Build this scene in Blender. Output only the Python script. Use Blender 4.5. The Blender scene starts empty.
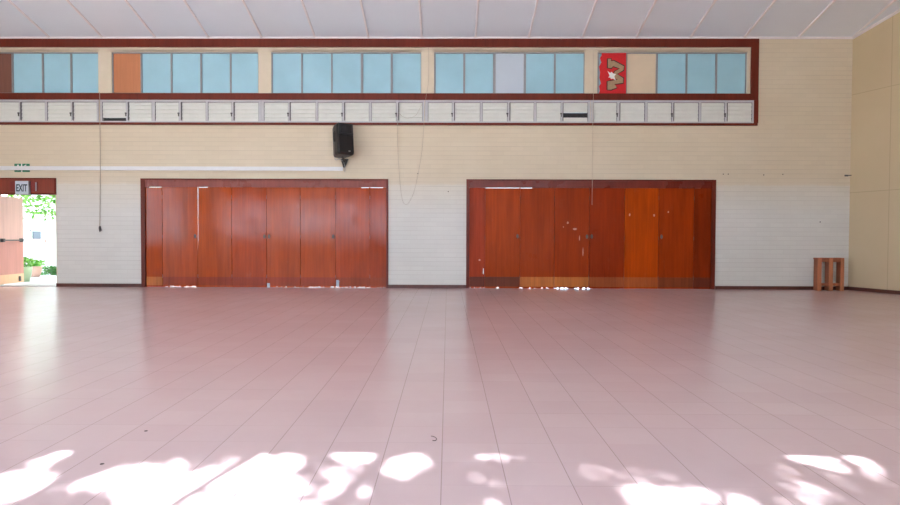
import bpy, bmesh, math, random
from mathutils import Vector, Matrix, Euler
random.seed(7)
S = bpy.context.scene
C = S.collection

# ------------------------------------------------------------------ camera
F = 645.0; HH = 1.182; WY = 14.6
cam_d = bpy.data.cameras.new('camera'); cam = bpy.data.objects.new('camera', cam_d); C.objects.link(cam)
cam_d.sensor_width = 36.0; cam_d.lens = F/900*36.0
cam_d.clip_start = 0.05; cam_d.clip_end = 400
cam.location = (0, 0, HH)
PITCH = math.atan(16.5/F); YAW = math.radians(.6); ROLL = .0032
cam.rotation_euler = (Matrix.Rotation(YAW, 3, 'Z') @ Matrix.Rotation(math.pi/2-PITCH, 3, 'X') @ Matrix.Rotation(ROLL, 3, 'Z')).to_euler()
S.camera = cam
RM = cam.rotation_euler.to_matrix()

def ray(px, py):
    return RM @ Vector(((px-450)/F, -(py-252.5)/F, -1.0))
def P(px, py, y=WY):
    "point of the vertical plane at depth y seen at a photo pixel"
    r = ray(px, py); t = y/r.y
    return Vector((r.x*t, y, HH+r.z*t))
XPY = 236          # photo row at which a column was measured
def X(px, y=WY, py=None): return P(px, XPY if py is None else py, y).x
def row(py):
    global XPY
    XPY = py
XCOL = 450
def Z(py, y=WY, px=None): return P(XCOL if px is None else px, py, y).z
def col(px):
    global XCOL
    XCOL = px
def floor_pt(px, py):
    r = ray(px, py); t = -HH/r.z
    return Vector((r.x*t, r.y*t, 0))
RMi = RM.transposed()
def to_px(v):
    q = RMi @ (Vector(v)-Vector((0, 0, HH)))
    if q.z > -0.05: return (-999, -999)
    return (450+F*q.x/-q.z, 252.5-F*q.y/-q.z)

# ------------------------------------------------------------------ materials
def srgb(c):
    return tuple(((v/255)/12.92 if v/255 <= .04045 else ((v/255+.055)/1.055)**2.4) for v in c)+(1.0,)
class NT:
    def __init__(s, name):
        s.m = bpy.data.materials.new(name); s.m.use_nodes = True
        s.t = s.m.node_tree; s.n = s.t.nodes; s.l = s.t.links
        s.b = s.n['Principled BSDF']
    def new(s, typ, **kw):
        nd = s.n.new(typ)
        for k, v in kw.items(): setattr(nd, k, v)
        return nd
    def put(s, sock, v):
        if isinstance(v, bpy.types.NodeSocket): s.l.new(v, sock)
        else: sock.default_value = v
    def math(s, op, a, b=None, clamp=False):
        nd = s.new('ShaderNodeMath', operation=op, use_clamp=clamp)
        s.put(nd.inputs[0], a)
        if b is not None: s.put(nd.inputs[1], b)
        return nd.outputs[0]
    def mix(s, f, a, b, blend='MIX'):
        nd = s.new('ShaderNodeMix', data_type='RGBA', blend_type=blend)
        s.put(nd.inputs['Factor'], f); s.put(nd.inputs['A'], a) if False else None
        s.put(nd.inputs[0], f); s.put(nd.inputs[6], a); s.put(nd.inputs[7], b)
        return nd.outputs[2]
    def pos(s): return s.new('ShaderNodeNewGeometry').outputs['Position']
    def sep(s, v):
        nd = s.new('ShaderNodeSeparateXYZ'); s.put(nd.inputs[0], v); return nd.outputs
    def comb(s, x, y, z=0.0):
        nd = s.new('ShaderNodeCombineXYZ')
        for i, v in enumerate((x, y, z)): s.put(nd.inputs[i], v)
        return nd.outputs[0]
    def mapv(s, v, scale):
        nd = s.new('ShaderNodeMapping'); s.put(nd.inputs['Vector'], v); nd.inputs['Scale'].default_value = scale
        return nd.outputs[0]
    def noise(s, v, scale, detail=4, rough=.55):
        nd = s.new('ShaderNodeTexNoise'); s.put(nd.inputs['Vector'], v)
        nd.inputs['Scale'].default_value = scale; nd.inputs['Detail'].default_value = detail; nd.inputs['Roughness'].default_value = rough
        return nd.outputs['Fac']
    def ramp(s, f, lo, hi):
        nd = s.new('ShaderNodeMapRange'); s.put(nd.inputs[0], f); nd.inputs[1].default_value = lo; nd.inputs[2].default_value = hi
        nd.clamp = True
        return nd.outputs[0]
    def bump(s, h, st=.2, dist=.01):
        nd = s.new('ShaderNodeBump'); s.put(nd.inputs['Height'], h); nd.inputs['Strength'].default_value = st; nd.inputs['Distance'].default_value = dist
        s.l.new(nd.outputs[0], s.b.inputs['Normal'])
    def fin(s, col, rough=.5, metal=0.0, spec=None):
        s.put(s.b.inputs['Base Color'], col); s.put(s.b.inputs['Roughness'], rough); s.b.inputs['Metallic'].default_value = metal
        if spec is not None: s.b.inputs['Specular IOR Level'].default_value = spec
        return s.m

def plain(name, c, rough=.5, metal=0.0, var=.06, scale=6.0, spec=None):
    n = NT(name); col = srgb(c)
    d = tuple(v*(1-var*2) for v in col[:3])+(1,)
    f = n.ramp(n.noise(n.pos(), scale, 5), .3, .7)
    return n.fin(n.mix(f, d, col), rough, metal, spec)

def wood(name, c, dark=.62, rough=.34, spec=.5, seed=0.0, worn=0.0, gs=1.0):
    n = NT(name); col = srgb(c); p = n.pos()
    p2 = n.new('ShaderNodeVectorMath', operation='ADD'); n.put(p2.inputs[0], p); p2.inputs[1].default_value = (seed*3.1, seed, seed*1.7)
    p2 = p2.outputs[0]
    g = n.noise(n.mapv(p2, (22*gs, 22*gs, .9*gs)), 1.0, 6, .6)
    b = n.noise(n.mapv(p2, (3.5, 3.5, .7)), 1.0, 3)
    dk = tuple(v*dark for v in col[:3])+(1,)
    lt = tuple(min(1, v*1.18) for v in col[:3])+(1,)
    f = n.math('ADD', n.math('MULTIPLY', n.ramp(g, .3, .7), .5), n.math('MULTIPLY', n.ramp(b, .3, .7), .5))
    cc = n.mix(f, dk, lt)
    if worn:
        w = n.ramp(n.noise(n.mapv(p2, (5, 5, 2.2)), 1.3, 7, .7), .6, .75)
        cc = n.mix(n.math('MULTIPLY', w, worn), cc, srgb((205, 150, 125)))
    r = n.math('ADD', n.math('MULTIPLY', n.ramp(n.noise(p2, 2.2, 5), .3, .7), .14), rough-.07)
    n.bump(g, .08, .004)
    return n.fin(cc, r, 0, spec)

def brick_wall(name):
    n = NT(name); p = n.sep(n.pos())
    v = n.comb(p[0], p[2], 0.0)
    br = n.new('ShaderNodeTexBrick'); n.put(br.inputs['Vector'], v)
    br.inputs['Scale'].default_value = 1.0; br.inputs['Brick Width'].default_value = .30; br.inputs['Row Height'].default_value = .10
    br.inputs['Mortar Size'].default_value = .006; br.inputs['Mortar Smooth'].default_value = .3; br.inputs['Bias'].default_value = 0
    br.inputs['Color1'].default_value = (1, 1, 1, 1); br.inputs['Color2'].default_value = (.965, .965, .965, 1); br.inputs['Mortar'].default_value = (.95, .945, .94, 1)
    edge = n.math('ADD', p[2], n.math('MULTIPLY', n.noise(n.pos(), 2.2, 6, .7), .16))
    up = n.math('ADD', n.math('MULTIPLY', n.ramp(edge, 2.40, 2.44), .4), n.math('MULTIPLY', n.ramp(edge, 1.75, 2.6), .6))  # paint edge, plus a wide ramp colouring in the gradual warm light above
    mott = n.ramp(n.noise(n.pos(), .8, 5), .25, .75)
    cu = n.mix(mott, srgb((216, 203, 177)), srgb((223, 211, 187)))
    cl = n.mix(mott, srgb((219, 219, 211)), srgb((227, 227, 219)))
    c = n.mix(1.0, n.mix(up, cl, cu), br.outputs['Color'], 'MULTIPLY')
    fz = n.math('FRACT', n.math('DIVIDE', p[2], .1))
    rowl = n.math('MULTIPLY', n.math('LESS_THAN', n.math('MINIMUM', fz, n.math('SUBTRACT', 1.0, fz)), .06), n.ramp(n.noise(n.mapv(n.pos(), (.7, 1, 9)), 1.0, 3), .35, .65))
    c = n.mix(n.math('MULTIPLY', rowl, .16), c, srgb((120, 112, 100)))
    n.bump(n.math('ADD', br.outputs['Fac'], rowl), -.3, .004)
    return n.fin(c, .55, 0, .35)

def right_wall_mat(name, org, ang):
    n = NT(name); p = n.sep(n.pos())
    t = n.math('ADD', n.math('MULTIPLY', n.math('SUBTRACT', p[0], org[0]), math.sin(ang)), n.math('MULTIPLY', n.math('SUBTRACT', p[1], org[1]), -math.cos(ang)))
    v = n.comb(n.math('ADD', t, -.925+1.2), p[2], 0.0)
    br = n.new('ShaderNodeTexBrick', offset=0.0); n.put(br.inputs['Vector'], v)
    br.inputs['Scale'].default_value = 1.0; br.inputs['Brick Width'].default_value = 1.2; br.inputs['Row Height'].default_value = 2.18
    br.inputs['Mortar Size'].default_value = .008; br.inputs['Mortar Smooth'].default_value = .1
    br.inputs['Color1'].default_value = (1, 1, 1, 1); br.inputs['Color2'].default_value = (.97, .97, .97, 1); br.inputs['Mortar'].default_value = (.8, .78, .76, 1)
    mott = n.ramp(n.noise(n.pos(), .7, 6), .25, .75)
    c = n.mix(mott, srgb((204, 186, 150)), srgb((212, 194, 160)))
    c = n.mix(1.0, c, br.outputs['Color'], 'MULTIPLY')
    n.bump(br.outputs['Fac'], -.3, .004)
    return n.fin(c, .5, 0, .35)

def floor_mat(name):
    n = NT(name); p = n.sep(n.pos()); TS = .3126
    def cell(c, off):
        u = n.math('DIVIDE', n.math('SUBTRACT', c, off), TS)
        fl = n.math('FLOOR', u); fr = n.math('SUBTRACT', u, fl)
        d = n.math('MULTIPLY', n.math('MINIMUM', fr, n.math('SUBTRACT', 1.0, fr)), TS)
        return fl, d
    fx, dx = cell(n.math('ADD', p[0], n.math('MULTIPLY', p[1], .014)), -.0277-TS*60); fy, dy = cell(p[1], 3.344-TS*60)
    wn = n.new('ShaderNodeTexWhiteNoise'); n.put(wn.inputs['Vector'], n.comb(fx, fy, 0.0))
    mott = n.ramp(n.noise(n.pos(), .55, 5, .6), .3, .7)
    fine = n.ramp(n.noise(n.mapv(n.pos(), (7, 3, 1)), 2.0, 6, .7), .3, .75)
    c = n.mix(mott, srgb((199, 172, 172)), srgb((206, 181, 181)))
    c = n.mix(n.math('MULTIPLY', wn.outputs['Value'], .3), c, srgb((193, 164, 165)))
    c = n.mix(n.math('MULTIPLY', fine, .05), c, srgb((220, 202, 205)))
    lx = n.math('MULTIPLY', n.math('LESS_THAN', dx, .0021), .47)
    vary = n.ramp(n.noise(n.mapv(n.pos(), (.4, 3.3, 1)), 1.0, 2), .45, .6)
    ly = n.math('MULTIPLY', n.math('LESS_THAN', dy, .0018), n.math('MULTIPLY', vary, .32))
    ln = n.math('MAXIMUM', lx, ly)
    c = n.mix(ln, c, srgb((92, 66, 66)))
    return n.fin(c, .235, 0, .5)

def leaf_mat(name, a, b):
    n = NT(name)
    f = n.ramp(n.noise(n.pos(), 5, 2), .35, .65)
    m = n.fin(n.mix(f, srgb(a), srgb(b)), .5, 0, .3)
    return m

M = {}
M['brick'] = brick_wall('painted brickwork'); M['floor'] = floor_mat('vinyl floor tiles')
M['ceil'] = plain('ceiling sheeting', (231, 238, 246), .6, var=.02, scale=.6)
M['batten'] = plain('ceiling batten paint', (238, 233, 234), .5, var=.02)
M['frame'] = wood('dark stained timber', (110, 42, 27), .7, .4, .25, seed=3)
M['base'] = wood('stained skirting', (96, 52, 42), .7, .45, seed=5)
M['alu'] = plain('grey window aluminium', (150, 152, 156), .4, .25, .05)
M['vframe'] = plain('pale vent frame paint', (198, 199, 202), .45, 0, .03)
M['vslat'] = plain('vent slat enamel', (226, 229, 222), .4, 0, .03)
M['dark'] = plain('dark void', (18, 18, 20), .7)
M['latch'] = plain('dull latch metal', (96, 94, 92), .4, .5)
M['cyan'] = plain('cyan painted glass', (166, 213, 228), .28, 0, .05, 1.6)
M['pale'] = plain('pale frosted pane', (200, 214, 226), .3, 0, .03, 1.6)
M['hard_brown'] = wood('dark hardboard', (126, 80, 66), .75, .55, seed=8)
M['hard_orange'] = wood('orange hardboard', (192, 124, 84), .9, .55, seed=9)
M['cream_board'] = plain('cream board', (222, 204, 176), .55, 0, .04, 2)
M['cream_trim'] = plain('cream trim paint', (222, 210, 186), .5, 0, .03)
M['black'] = plain('black speaker plastic', (28, 27, 29), .36, 0, .1)
M['grille'] = plain('black speaker grille', (17, 16, 18), .55, 0, .2, 60)
M['gap_shade'] = plain('grey gap shade', (120, 120, 128), .6)
M['horn'] = plain('charcoal horn plastic', (46, 45, 47), .35)
M['silver'] = plain('silver steel', (190, 190, 190), .3, .9, .08)
M['brass'] = plain('tarnished pull metal', (122, 108, 98), .4, .7)
M['trunk'] = plain('white trunking plastic', (229, 231, 232), .4, 0, .02)
M['cord'] = plain('grey cotton cord', (178, 164, 148), .8)
M['cordw'] = plain('pale nylon cord', (205, 190, 170), .7)
M['green'] = plain('green sign face', (30, 120, 84), .4)
M['white'] = plain('white sign print', (240, 242, 240), .4, var=.01)
M['signface'] = plain('pale sign face', (205, 216, 226), .4, var=.02)
M['signink'] = plain('dark teal sign letters', (44, 66, 76), .5)
M['signbox'] = plain('grey sign case', (150, 152, 158), .45)
M['red'] = plain('red banner cloth', (214, 22, 30), .6, 0, .07, 20)
M['tan'] = plain('tan banner print', (178, 150, 116), .65, 0, .12, 25)
M['ink'] = plain('brown banner outline', (66, 26, 22), .65)
M['pine'] = wood('orange brown pine', (196, 124, 84), .68, .5, seed=12)
M['pine_d'] = wood('darker pine', (164, 94, 62), .62, .5, seed=13)
M['leafwood'] = wood('glare pale door veneer', (208, 168, 154), .88, .4, seed=14)  # door wood lightened: outdoor glare is put into the base colour
M['leafkick'] = wood('pale kick board', (232, 186, 146), .85, .45, seed=15)
M['leaflow'] = wood('pinkish door veneer', (196, 136, 122), .88, .4, seed=16)
M['paving'] = plain('pale paving', (176, 175, 176), .8, 0, .06, 2)
M['ground'] = plain('outdoor ground', (178, 176, 168), .9, 0, .08, .6)
M['nbrick'] = plain('pale rendered brick', (212, 203, 196), .8, 0, .05, 3)
M['nsill'] = plain('pink brick sill', (205, 160, 148), .8)
M['nglass'] = plain('dark window glass', (74, 80, 88), .3)
M['terra'] = plain('terracotta pot', (206, 160, 140), .7)
M['pot'] = plain('pale green glazed pot', (176, 196, 158), .35)
M['soil'] = plain('potting soil', (60, 46, 38), .9)
M['leaf'] = leaf_mat('green foliage', (92, 148, 58), (140, 190, 88))
M['leaf2'] = leaf_mat('dark green foliage', (58, 104, 48), (96, 142, 70))
M['bark'] = wood('tree bark', (110, 92, 76), .5, .8, seed=20, gs=.5)
M['outwall'] = plain('outer wall paint', (216, 206, 186), .7)
M['chip'] = plain('bare wood chips', (226, 176, 146), .6)
M['speck'] = plain('dark debris', (62, 48, 48), .8)

# ------------------------------------------------------------------ mesh helpers
def newbm(): return bmesh.new()
def box(bm, x0, x1, y0, y1, z0, z1):
    if x1 < x0: x0, x1 = x1, x0
    if y1 < y0: y0, y1 = y1, y0
    if z1 < z0: z0, z1 = z1, z0
    v = [bm.verts.new(p) for p in ((x0, y0, z0), (x1, y0, z0), (x1, y1, z0), (x0, y1, z0), (x0, y0, z1), (x1, y0, z1), (x1, y1, z1), (x0, y1, z1))]
    for f in ((3, 2, 1, 0), (4, 5, 6, 7), (0, 1, 5, 4), (1, 2, 6, 5), (2, 3, 7, 6), (3, 0, 4, 7)):
        bm.faces.new([v[i] for i in f])
    return v
def obox(bm, c, size, rot=(0, 0, 0)):
    hx, hy, hz = (s/2 for s in size)
    v = box(bm, -hx, hx, -hy, hy, -hz, hz)
    m = Matrix.Translation(Vector(c)) @ Euler(rot).to_matrix().to_4x4()
    bmesh.ops.transform(bm, matrix=m, verts=v)
    return v
def prism(bm, pts, y0, y1):
    "outline in (x, z), extruded from y0 to y1"
    a = [bm.verts.new((p[0], y0, p[1])) for p in pts]; b = [bm.verts.new((p[0], y1, p[1])) for p in pts]
    bm.faces.new(a); bm.faces.new(b[::-1])
    n = len(pts)
    for i in range(n):
        j = (i+1) % n
        bm.faces.new((a[j], a[i], b[i], b[j]))
    return a+b
def tube(bm, pts, r, seg=8, cap=True):
    pts = [Vector(p) for p in pts]; rings = []
    rr = r if isinstance(r, (list, tuple)) else [r]*len(pts)
    for i, p in enumerate(pts):
        t = (pts[min(i+1, len(pts)-1)]-pts[max(i-1, 0)]).normalized()
        up = Vector((0, 0, 1)) if abs(t.z) < .9 else Vector((1, 0, 0))
        u = t.cross(up).normalized(); w = t.cross(u)
        rings.append([bm.verts.new(p+(u*math.cos(2*math.pi*k/seg)+w*math.sin(2*math.pi*k/seg))*rr[i]) for k in range(seg)])
    for a, b in zip(rings, rings[1:]):
        for k in range(seg):
            bm.faces.new((a[k], a[(k+1) % seg], b[(k+1) % seg], b[k]))
    if cap: bm.faces.new(rings[0][::-1]); bm.faces.new(rings[-1])
def lathe(bm, c, prof, seg=20):
    rings = [[bm.verts.new((c[0]+r*math.cos(2*math.pi*k/seg), c[1]+r*math.sin(2*math.pi*k/seg), c[2]+z)) for k in range(seg)] for r, z in prof]
    for a, b in zip(rings, rings[1:]):
        for k in range(seg): bm.faces.new((a[k], a[(k+1) % seg], b[(k+1) % seg], b[k]))
    bm.faces.new(rings[0][::-1]); bm.faces.new(rings[-1])
def smooth_path(pts, n=8):
    pts = [Vector(p) for p in pts]; out = []
    for i in range(len(pts)-1):
        p0, p1, p2, p3 = pts[max(i-1, 0)], pts[i], pts[i+1], pts[min(i+2, len(pts)-1)]
        for k in range(n):
            t = k/n
            out.append(.5*((2*p1)+(p2-p0)*t+(2*p0-5*p1+4*p2-p3)*t*t+(3*p1-p0-3*p2+p3)*t**3))
    out.append(pts[-1]); return out
def leaf_quad(bm, c, L, W, rot):
    m = rot
    v = [bm.verts.new(Vector(c)+m @ Vector(p)) for p in ((0, -L/2, 0), (W/2, 0, .012), (0, L/2, 0), (-W/2, 0, .012))]
    bm.faces.new((v[0], v[1], v[2])); bm.faces.new((v[0], v[2], v[3]))
def rnd_rot(): return Euler((random.uniform(0, 6.28), random.uniform(0, 6.28), random.uniform(0, 6.28))).to_matrix()

BASE = {}
def obj(name, bm, mat, parent=None, base=None, bevel=0, smooth=False):
    "link a bmesh as one object; meshes are given in world space"
    b = Vector(base) if base is not None else (BASE[parent.name] if parent else Vector((0, 0, 0)))
    bmesh.ops.recalc_face_normals(bm, faces=bm.faces)
    bmesh.ops.translate(bm, vec=-b, verts=bm.verts)
    me = bpy.data.meshes.new(name); bm.to_mesh(me); bm.free()
    me.materials.append(mat)
    if smooth:
        for p in me.polygons: p.use_smooth = True
    o = bpy.data.objects.new(name, me); C.objects.link(o)
    if parent: o.parent = parent
    else: o.location = b
    BASE[o.name] = b
    if bevel:
        md = o.modifiers.new('bevel', 'BEVEL'); md.width = bevel; md.segments = 4 if bevel > .03 else 2; md.limit_method = 'ANGLE'
    return o
def thing(name, loc, label, cat, group=None, kind=None):
    o = bpy.data.objects.new(name, None); C.objects.link(o); o.location = loc; o.empty_display_size = .1
    BASE[o.name] = Vector(loc); return tag(o, label, cat, group, kind)
def tag(o, label, cat, group=None, kind=None):
    if label: o['label'] = label
    if cat: o['category'] = cat
    if group: o['group'] = group
    if kind: o['kind'] = kind
    return o
def part(o, label): o['label'] = label; return o
def struct(name, bm, mat, label, cat, **k):
    return tag(obj(name, bm, mat, **k), label, cat, kind='structure')
def text_bm(txt, x0, x1, z0, z1, y, depth):
    cu = bpy.data.curves.new('t', 'FONT'); cu.body = txt; cu.extrude = .5; cu.offset = .025; cu.resolution_u = 3
    o = bpy.data.objects.new('t', cu); C.objects.link(o)
    bpy.context.view_layer.update()
    me = o.evaluated_get(bpy.context.evaluated_depsgraph_get()).to_mesh()
    bm = bmesh.new(); bm.from_mesh(me); bpy.data.objects.remove(o); bpy.data.curves.remove(cu)
    xs = [v.co.x for v in bm.verts]; ys = [v.co.y for v in bm.verts]
    a, b, c, d = min(xs), max(xs), min(ys), max(ys)
    for v in bm.verts:
        v.co = Vector((x0+(v.co.x-a)/(b-a)*(x1-x0), y-(v.co.z+.5)*depth, z0+(v.co.y-c)/(d-c)*(z1-z0)))
    return bm

# ------------------------------------------------------------------ room shell
XL = X(-55); XR = X(848, WY, 287); NY = -.8
r_ = ray(240, 237); ANG = math.atan(-r_.x/r_.y)
ZC = Z(37.6); SL = 164/F; RIDGE = 6.5
def ceil_z(y): return ZC+SL*(WY-y) if y >= RIDGE else ZC+SL*(WY-RIDGE)-SL*(RIDGE-y)
XRN = XR+(WY-NY)*math.tan(ANG)

bm = newbm(); box(bm, XL-.1, XRN+.2, NY-.2, WY+.24, -.12, 0)
struct('floor', bm, M['floor'], 'pink vinyl floor of square tiles across the hall', 'floor')
bm = newbm(); box(bm, -60, 60, -60, 60, -.3, -.035)
struct('ground', bm, M['ground'], 'pale ground outside the hall', 'ground')

# ceiling: two slopes
bm = newbm()
for (ya, yb) in ((WY+.5, RIDGE), (RIDGE, NY-.5)):
    za, zb = (ZC-SL*.5, ceil_z(RIDGE)) if ya > RIDGE else (ceil_z(RIDGE), ceil_z(NY)-SL*.5)
    if ya > RIDGE: za = ZC-SL*.5
    q = [(XL-.3, ya, za), (XRN+.5, ya, za), (XRN+.5, yb, zb), (XL-.3, yb, zb)]
    lo = [bm.verts.new(p) for p in q]; hi = [bm.verts.new((p[0], p[1], p[2]+.12)) for p in q]
    bm.faces.new(lo); bm.faces.new(hi[::-1])
    for i in range(4):
        j = (i+1) % 4; bm.faces.new((lo[i], lo[j], hi[j], hi[i]))
struct('ceiling', bm, M['ceil'], 'pale lilac white sloping ceiling of flat sheets', 'ceiling')
bx = X(421.75, WY, 36)
k = 0
for i in range(-8, 9):
    x = bx+i*1.2
    if x < XL+.1: continue
    k += 1
    bm = newbm()
    ya, yb = WY-.02, RIDGE
    if x > XR: ya = WY-(x-XR)/math.tan(ANG)-.03
    pts = [(ya, ceil_z(ya)), (yb, ceil_z(yb))]
    w, t = .025, .03
    vs = []
    for (y, z) in pts:
        for (dx, dz) in ((-w, 0.004), (w, 0.004), (w*.7, -t), (-w*.7, -t)): vs.append(bm.verts.new((x+dx+.018*(WY-y), y, z+dz)))
    for j in range(4): bm.faces.new((vs[j], vs[(j+1) % 4], vs[4+(j+1) % 4], vs[4+j]))
    bm.faces.new(vs[:4][::-1]); bm.faces.new(vs[4:])
    struct('trim_%d' % k, bm, M['batten'], None, None, base=(x, ya, ceil_z(ya)))
k += 1
bm = newbm(); prism(bm, [(XL, ZC+.012), (XR, ZC+.012), (XR, ZC-.035), (XL, ZC-.035)], WY-.035, WY)
struct('trim_%d' % k, bm, M['batten'], 'white bead along the top of the back wall', 'trim')
# bead along the right wall
k += 1
bm = newbm(); vs = []
for y in (WY-.01, RIDGE):
    x = XR+(WY-y)*math.tan(ANG)
    for (dx, dz) in ((-.05, .01), (.0, .01), (.0, -.045), (-.05, -.03)): vs.append(bm.verts.new((x+dx, y, ceil_z(y)+dz)))
for j in range(4): bm.faces.new((vs[j], vs[(j+1) % 4], vs[4+(j+1) % 4], vs[4+j]))
bm.faces.new(vs[:4][::-1]); bm.faces.new(vs[4:])
struct('trim_%d' % k, bm, M['batten'], 'white bead along the top of the right wall', 'trim')
NTRIM = k

# windows of the upper band: pixel extents of every bay
ZT, ZB = Z(51.5), Z(93.6)          # clerestory window opening
VT, VB = Z(100.5), Z(123.2)        # vent band opening
WIN = [(-48, 99), (111.3, 259), (270.8, 421.8), (433.6, 585), (596.8, 747.5)]
VEN = [(-34, 98.6), (101, 261), (262.3, 424), (425.4, 589.5), (591, 753)]
DOORX = [(141.5, 388.3, 178.8), (466.2, 715, 179.6)]
XF = X(0, 14.66, 240); EX0, EX1 = XF-.055, X(57); EZ = Z(178, WY, 30)
HOLES = [(X(a, WY, 72), X(b, WY, 72), ZB, ZT) for a, b in WIN]+[(X(a, WY, 112), X(b, WY, 112), VB, VT) for a, b in VEN]
HOLES += [(X(a), X(b), -.2, Z(c, WY, (a+b)/2)) for a, b, c in DOORX]+[(EX0, EX1, -.2, EZ)]
def wall_cells(bm, x0, x1, z0, z1, y0, y1, holes):
    xs = sorted({x0, x1, *[min(max(h[0], x0), x1) for h in holes], *[min(max(h[1], x0), x1) for h in holes]})
    zs = sorted({z0, z1, *[min(max(h[2], z0), z1) for h in holes], *[min(max(h[3], z0), z1) for h in holes]})
    def solid(i, j):
        cx, cz = (xs[i]+xs[i+1])/2, (zs[j]+zs[j+1])/2
        return not any(h[0] < cx < h[1] and h[2] < cz < h[3] for h in holes)
    V = {}
    def gv(i, j, y):
        if (i, j, y) not in V: V[(i, j, y)] = bm.verts.new((xs[i], y, zs[j]))
        return V[(i, j, y)]
    nx, nz = len(xs)-1, len(zs)-1
    for i in range(nx):
        for j in range(nz):
            if not solid(i, j): continue
            for y in (y0, y1): bm.faces.new([gv(i, j, y), gv(i+1, j, y), gv(i+1, j+1, y), gv(i, j+1, y)])
            for (di, dj, a, b) in ((-1, 0, (i, j), (i, j+1)), (1, 0, (i+1, j), (i+1, j+1)), (0, -1, (i, j), (i+1, j)), (0, 1, (i, j+1), (i+1, j+1))):
                ii, jj = i+di, j+dj
                if 0 <= ii < nx and 0 <= jj < nz and solid(ii, jj): continue
                bm.faces.new([gv(*a, y0), gv(*b, y0), gv(*b, y1), gv(*a, y1)])
bm = newbm(); wall_cells(bm, XL-.2, XR+.3, 0, ZC+.02, WY, WY+.22, HOLES)
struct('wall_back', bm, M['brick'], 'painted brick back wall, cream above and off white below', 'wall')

# right wall, splayed
bm = newbm()
d = Vector((math.sin(ANG), -math.cos(ANG), 0)); nrm = Vector((math.cos(ANG), math.sin(ANG), 0))
o0 = Vector((XR, WY, 0)); L = (WY-NY)/math.cos(ANG); lr = (WY-RIDGE)/math.cos(ANG)
prof = [(-.0, 0), (L, 0), (L, ceil_z(NY)+.03), (lr, ceil_z(RIDGE)+.03), (0, ZC+.03)]
a = [bm.verts.new(o0+d*t+Vector((0, 0, z))) for t, z in prof]; b = [bm.verts.new(o0+d*t+nrm*.2+Vector((0, 0, z))) for t, z in prof]
bm.faces.new(a); bm.faces.new(b[::-1])
for i in range(5): j = (i+1) % 5; bm.faces.new((a[i], a[j], b[j], b[i]))
struct('wall_right', bm, right_wall_mat('right wall sheeting', (XR, WY), ANG), 'cream right wall of flat sheets with thin seams', 'wall')

# left wall with a long bank of openings
LW = [(1.5+2.7*i, 3.9+2.7*i) for i in range(2)]
bm = newbm()
wall_cells(bm, NY-.2, WY+.2, 0, 5.3, 0, .2, [(a, b, .9, 3.2) for a, b in LW])
for v in bm.verts: v.co = Vector((XL-.2+v.co.y, v.co.x, v.co.z))
g = [(NY-.2, 5.3), (WY+.2, 5.3), (WY+.2, ceil_z(WY)+.02), (RIDGE, ceil_z(RIDGE)+.03), (NY-.2, ceil_z(NY))]
a = [bm.verts.new((XL-.2, y, z)) for y, z in g]; b = [bm.verts.new((XL, y, z)) for y, z in g]
bm.faces.new(a); bm.faces.new(b[::-1])
for i in range(5): j = (i+1) % 5; bm.faces.new((a[i], a[j], b[j], b[i]))
struct('wall_left', bm, M['outwall'], 'cream left wall with a row of tall openings', 'wall')

# near wall behind the camera
SUN = Vector((-.2, 1, -.62)); HEAD = (3.506+abs(NY-.2))*.62-.03
NW = [(-11.0, -8.6), (-8.3, -4.3), (-4.0, 3.6), (3.9, 5.4)]
bm = newbm()
wall_cells(bm, XL-.2, XRN+.2, 0, ceil_z(NY)+.03, NY-.2, NY, [(a, b, 1.15, HEAD) for a, b in NW])
struct('wall_front', bm, M['outwall'], 'cream near wall with wide window openings', 'wall')

# baseboards
row(286)
k = 0
for (a, b) in ((57, 141.5), (388.3, 466.2), (715, 848.4)):
    k += 1
    bm = newbm(); box(bm, X(a), X(b), WY-.025, WY, 0, .075)
    struct('baseboard_back' if k == 1 else 'baseboard_back_%d' % k, bm, M['base'], ['dark brown skirting between exit doorway and left folding door', 'dark brown skirting between the two folding doors', 'dark brown skirting right of the right folding door'][k-1], 'baseboard', base=(X(a), WY, 0))
bm = newbm()
q = [o0+d*t-nrm*n_+Vector((0, 0, z)) for t in (.03, L) for n_, z in ((0, 0), (.025, 0), (.025, .075), (0, .075))]
vs = [bm.verts.new(p) for p in q]
for j in range(4): bm.faces.new((vs[j], vs[(j+1) % 4], vs[4+(j+1) % 4], vs[4+j]))
bm.faces.new(vs[:4][::-1]); bm.faces.new(vs[4:])
struct('baseboard_right', bm, M['base'], 'dark brown skirting along the right wall', 'baseboard')

# ------------------------------------------------------------------ brown timber frame round the window band
row(72)
fr = [('top', XL, X(757.8), Z(47.6), Z(39.3), .05), ('sill', XL, X(757.8), Z(100.2), Z(93.8), .05), ('bottom', XL, X(757.6), Z(125.4), Z(123.0), .04)]
for nme, x0, x1, z0, z1, dp in fr:
    NTRIM += 1
    bm = newbm(); box(bm, x0, x1, WY-dp, WY, z0, z1)
    struct('trim_%d' % NTRIM, bm, M['frame'], {'top': 'dark brown beam above the blue windows', 'sill': 'dark brown rail between blue windows and white vents', 'bottom': 'thin dark brown strip under the white vents'}[nme], 'trim', base=(x0, WY, z0))
NTRIM += 1
bm = newbm(); box(bm, X(750.2), X(757.8), WY-.05, WY, Z(93.8), Z(47.6)); row(112); box(bm, X(753.2), X(757.6), WY-.04, WY, Z(123.0), Z(100.2))
struct('trim_%d' % NTRIM, bm, M['frame'], 'dark brown upright closing the right end of the window band', 'trim')

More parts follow.
